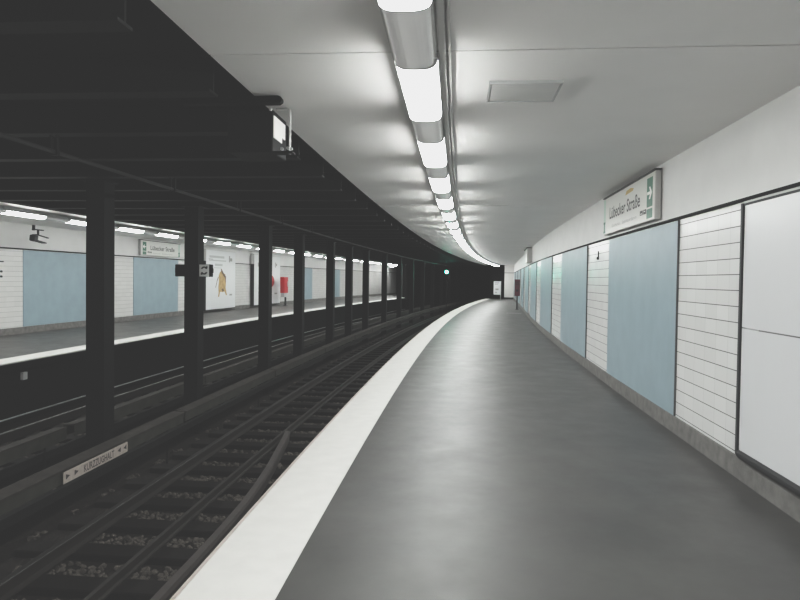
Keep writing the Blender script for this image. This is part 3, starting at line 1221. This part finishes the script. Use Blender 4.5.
a.build('animal_figure', M['tan'], f)
a = MB()
a.prism(mm, [(1.52, 1.86), (1.60, 1.88), (1.86, 1.66), (2.10, 1.52), (2.06, 1.20), (1.98, 1.46), (1.80, 1.56), (1.60, 1.70)][::-1], .002, .003)
a.prism(mm, [(1.24, 1.52), (1.12, 1.36), (.96, 1.02), (1.0, 1.0), (1.16, 1.32), (1.28, 1.46)], .002, .003)
a.prism(mm, [(1.6, .92), (1.78, .98), (1.9, .86), (1.72, .82)][::-1], .002, .003)
a.build('dark_strokes', M['brown'], f)

mm, L, H, f = poster(31.95, 35.85, 'white poster with a red edge behind the third column, on the opposite platform')
a = MB()
a.disc(mm, 1.95, 1.3, .42, 0, .002, 24, 0, 1.02)
a.build('red_shape', M['red'], f)
a = MB()
a.box(mm, 3.05, 3.16, 2.08, 2.36, 0, .002)
a.box(mm, 3.2, 3.36, 2.16, 2.30, 0, .002)
a.box(mm, .5, .7, 2.08, 2.3, 0, .002)
a.box(mm, 3.0, 3.4, .56, .64, 0, .002)
a.build('grey_print', M['ink_grey'], f)

# red box on legs
m = frame(9.75, 35.0, 0)
t = thing('red_box', 'bright red box on a thin post on the opposite platform', 'emergency box', m)
a = MB()
mm = face_frame(9.75, 35.0, 0, 'L')
a.bbox(mm, -.33, .33, .74, 1.645, -.12, .12, .02)
f = a.build('body', M['red'], t)
a = MB()
a.box(mm, -.28, .28, .78, 1.58, .121, .13)
a.build('door', M['red'], f)
a = MB()
a.box(mm, .16, .21, 1.1, 1.4, .131, .14)
a.build('door_handle', M['lightgrey'], f)
a = MB()
a.box(mm, -.26, .10, .50, .735, -.1, .1)
a.build('lower_bracket', M['lightgrey'], t)
a = MB()
a.box(mm, .17, .26, .001, .735, -.04, .04)
a.build('post', M['frame'], t)
a = MB()
a.box(mm, .08, .32, .001, .02, -.1, .1)
a.build('base_plate', M['frame'], t)

# wall camera near the left edge
m = face_frame(9.9, 15.85, 2.5, 'L') @ Matrix.Scale(.88, 4)
t = thing('wall_camera', 'camera on a black bracket under the far ceiling, above the leftmost blue panel', 'camera', m)
a = MB()
a.box(m, -.22, .22, .315, .345, -.04, .04)
a.box(m, -.22, -.16, .30, .46, -.03, .03)
a.box(m, -.02, .03, .18, .32, -.02, .02)
a.build('bracket', M['frame'], t)
a = MB()
cm = m @ Matrix.Rotation(math.radians(-8), 4, 'Z')
a.bbox(cm, -.10, .30, .00, .14, -.08, .08, .03)
f = a.build('housing', M['cam_white'], t)
a = MB()
a.box(cm, -.16, .36, .145, .17, -.09, .09)
a.box(cm, -.10, .28, -.03, -.003, -.09, .09)
a.build('sunshield', M['frame'], f)
a = MB()
a.bbox(cm, -.28, -.105, -.05, .14, -.09, .09, .03)
a.build('lens_head', M['frame'], f)
# dark fitting on the tiles at the very left
m = face_frame(FW - .002, 15.25, 1.5, 'L')
t = thing('wall_fitting', 'dark bar and knobs on the tiles at the left edge of the view', 'fitting', m)
a = MB()
a.box(m, -.5, .09, .41, .44, 0, .03)
a.build('bar', M['frame'], t)
for y in (.04, .17):
    a = MB()
    a.disc(m, .02, y, .028, 0, .03, 12)
    a.build('knob', M['frame'], t)

# ================================================================ CAMERA, WORLD, COLOUR
cam = bpy.data.cameras.new('camera')
co = bpy.data.objects.new('camera', cam)
C.objects.link(co)
cols = [[0.9971435936891229, -0.07408676394965603, -0.014690301978148093], [0.07440352966177033, 0.9969780369062451, 0.022336264245390314], [0.012991086891068641, -0.02336547311820987, 0.9996425792888931]]
ex = Vector((cols[0][0], cols[1][0], cols[2][0]))
ed = Vector((cols[0][1], cols[1][1], cols[2][1]))
ev = Vector((cols[0][2], cols[1][2], cols[2][2]))
mw = Matrix((ex, ev, -ed)).transposed().to_4x4()
mw.translation = Vector((1.3626, 0, 1.6))
co.matrix_world = mw
cam.sensor_width = 36
cam.lens = 36 * 640 / 800
cam.shift_y = -5.72 / 800
cam.clip_end = 500
cam.clip_start = .05
sc = bpy.context.scene
sc.camera = co
w = bpy.data.worlds.new('world')
sc.world = w
w.use_nodes = True
w.node_tree.nodes['Background'].inputs[0].default_value = (0, 0, 0, 1)
w.node_tree.nodes['Background'].inputs[1].default_value = 0
vs_ = sc.view_settings
vs_.view_transform = 'Standard'
vs_.look = 'None'
vs_.exposure = 0.0
vs_.gamma = 1.0
vs_.use_curve_mapping = True
cmap = vs_.curve_mapping
c = cmap.curves[3]
c.points[0].location = (0, .030)
c.points[1].location = (1, .86)
for px_, py_ in ((.12, .165), (.35, .425), (.65, .68)):
    c.points.new(px_, py_)
cmap.extend = 'HORIZONTAL'
cmap.update()
sc.cycles.max_bounces = 8
sc.cycles.diffuse_bounces = 5
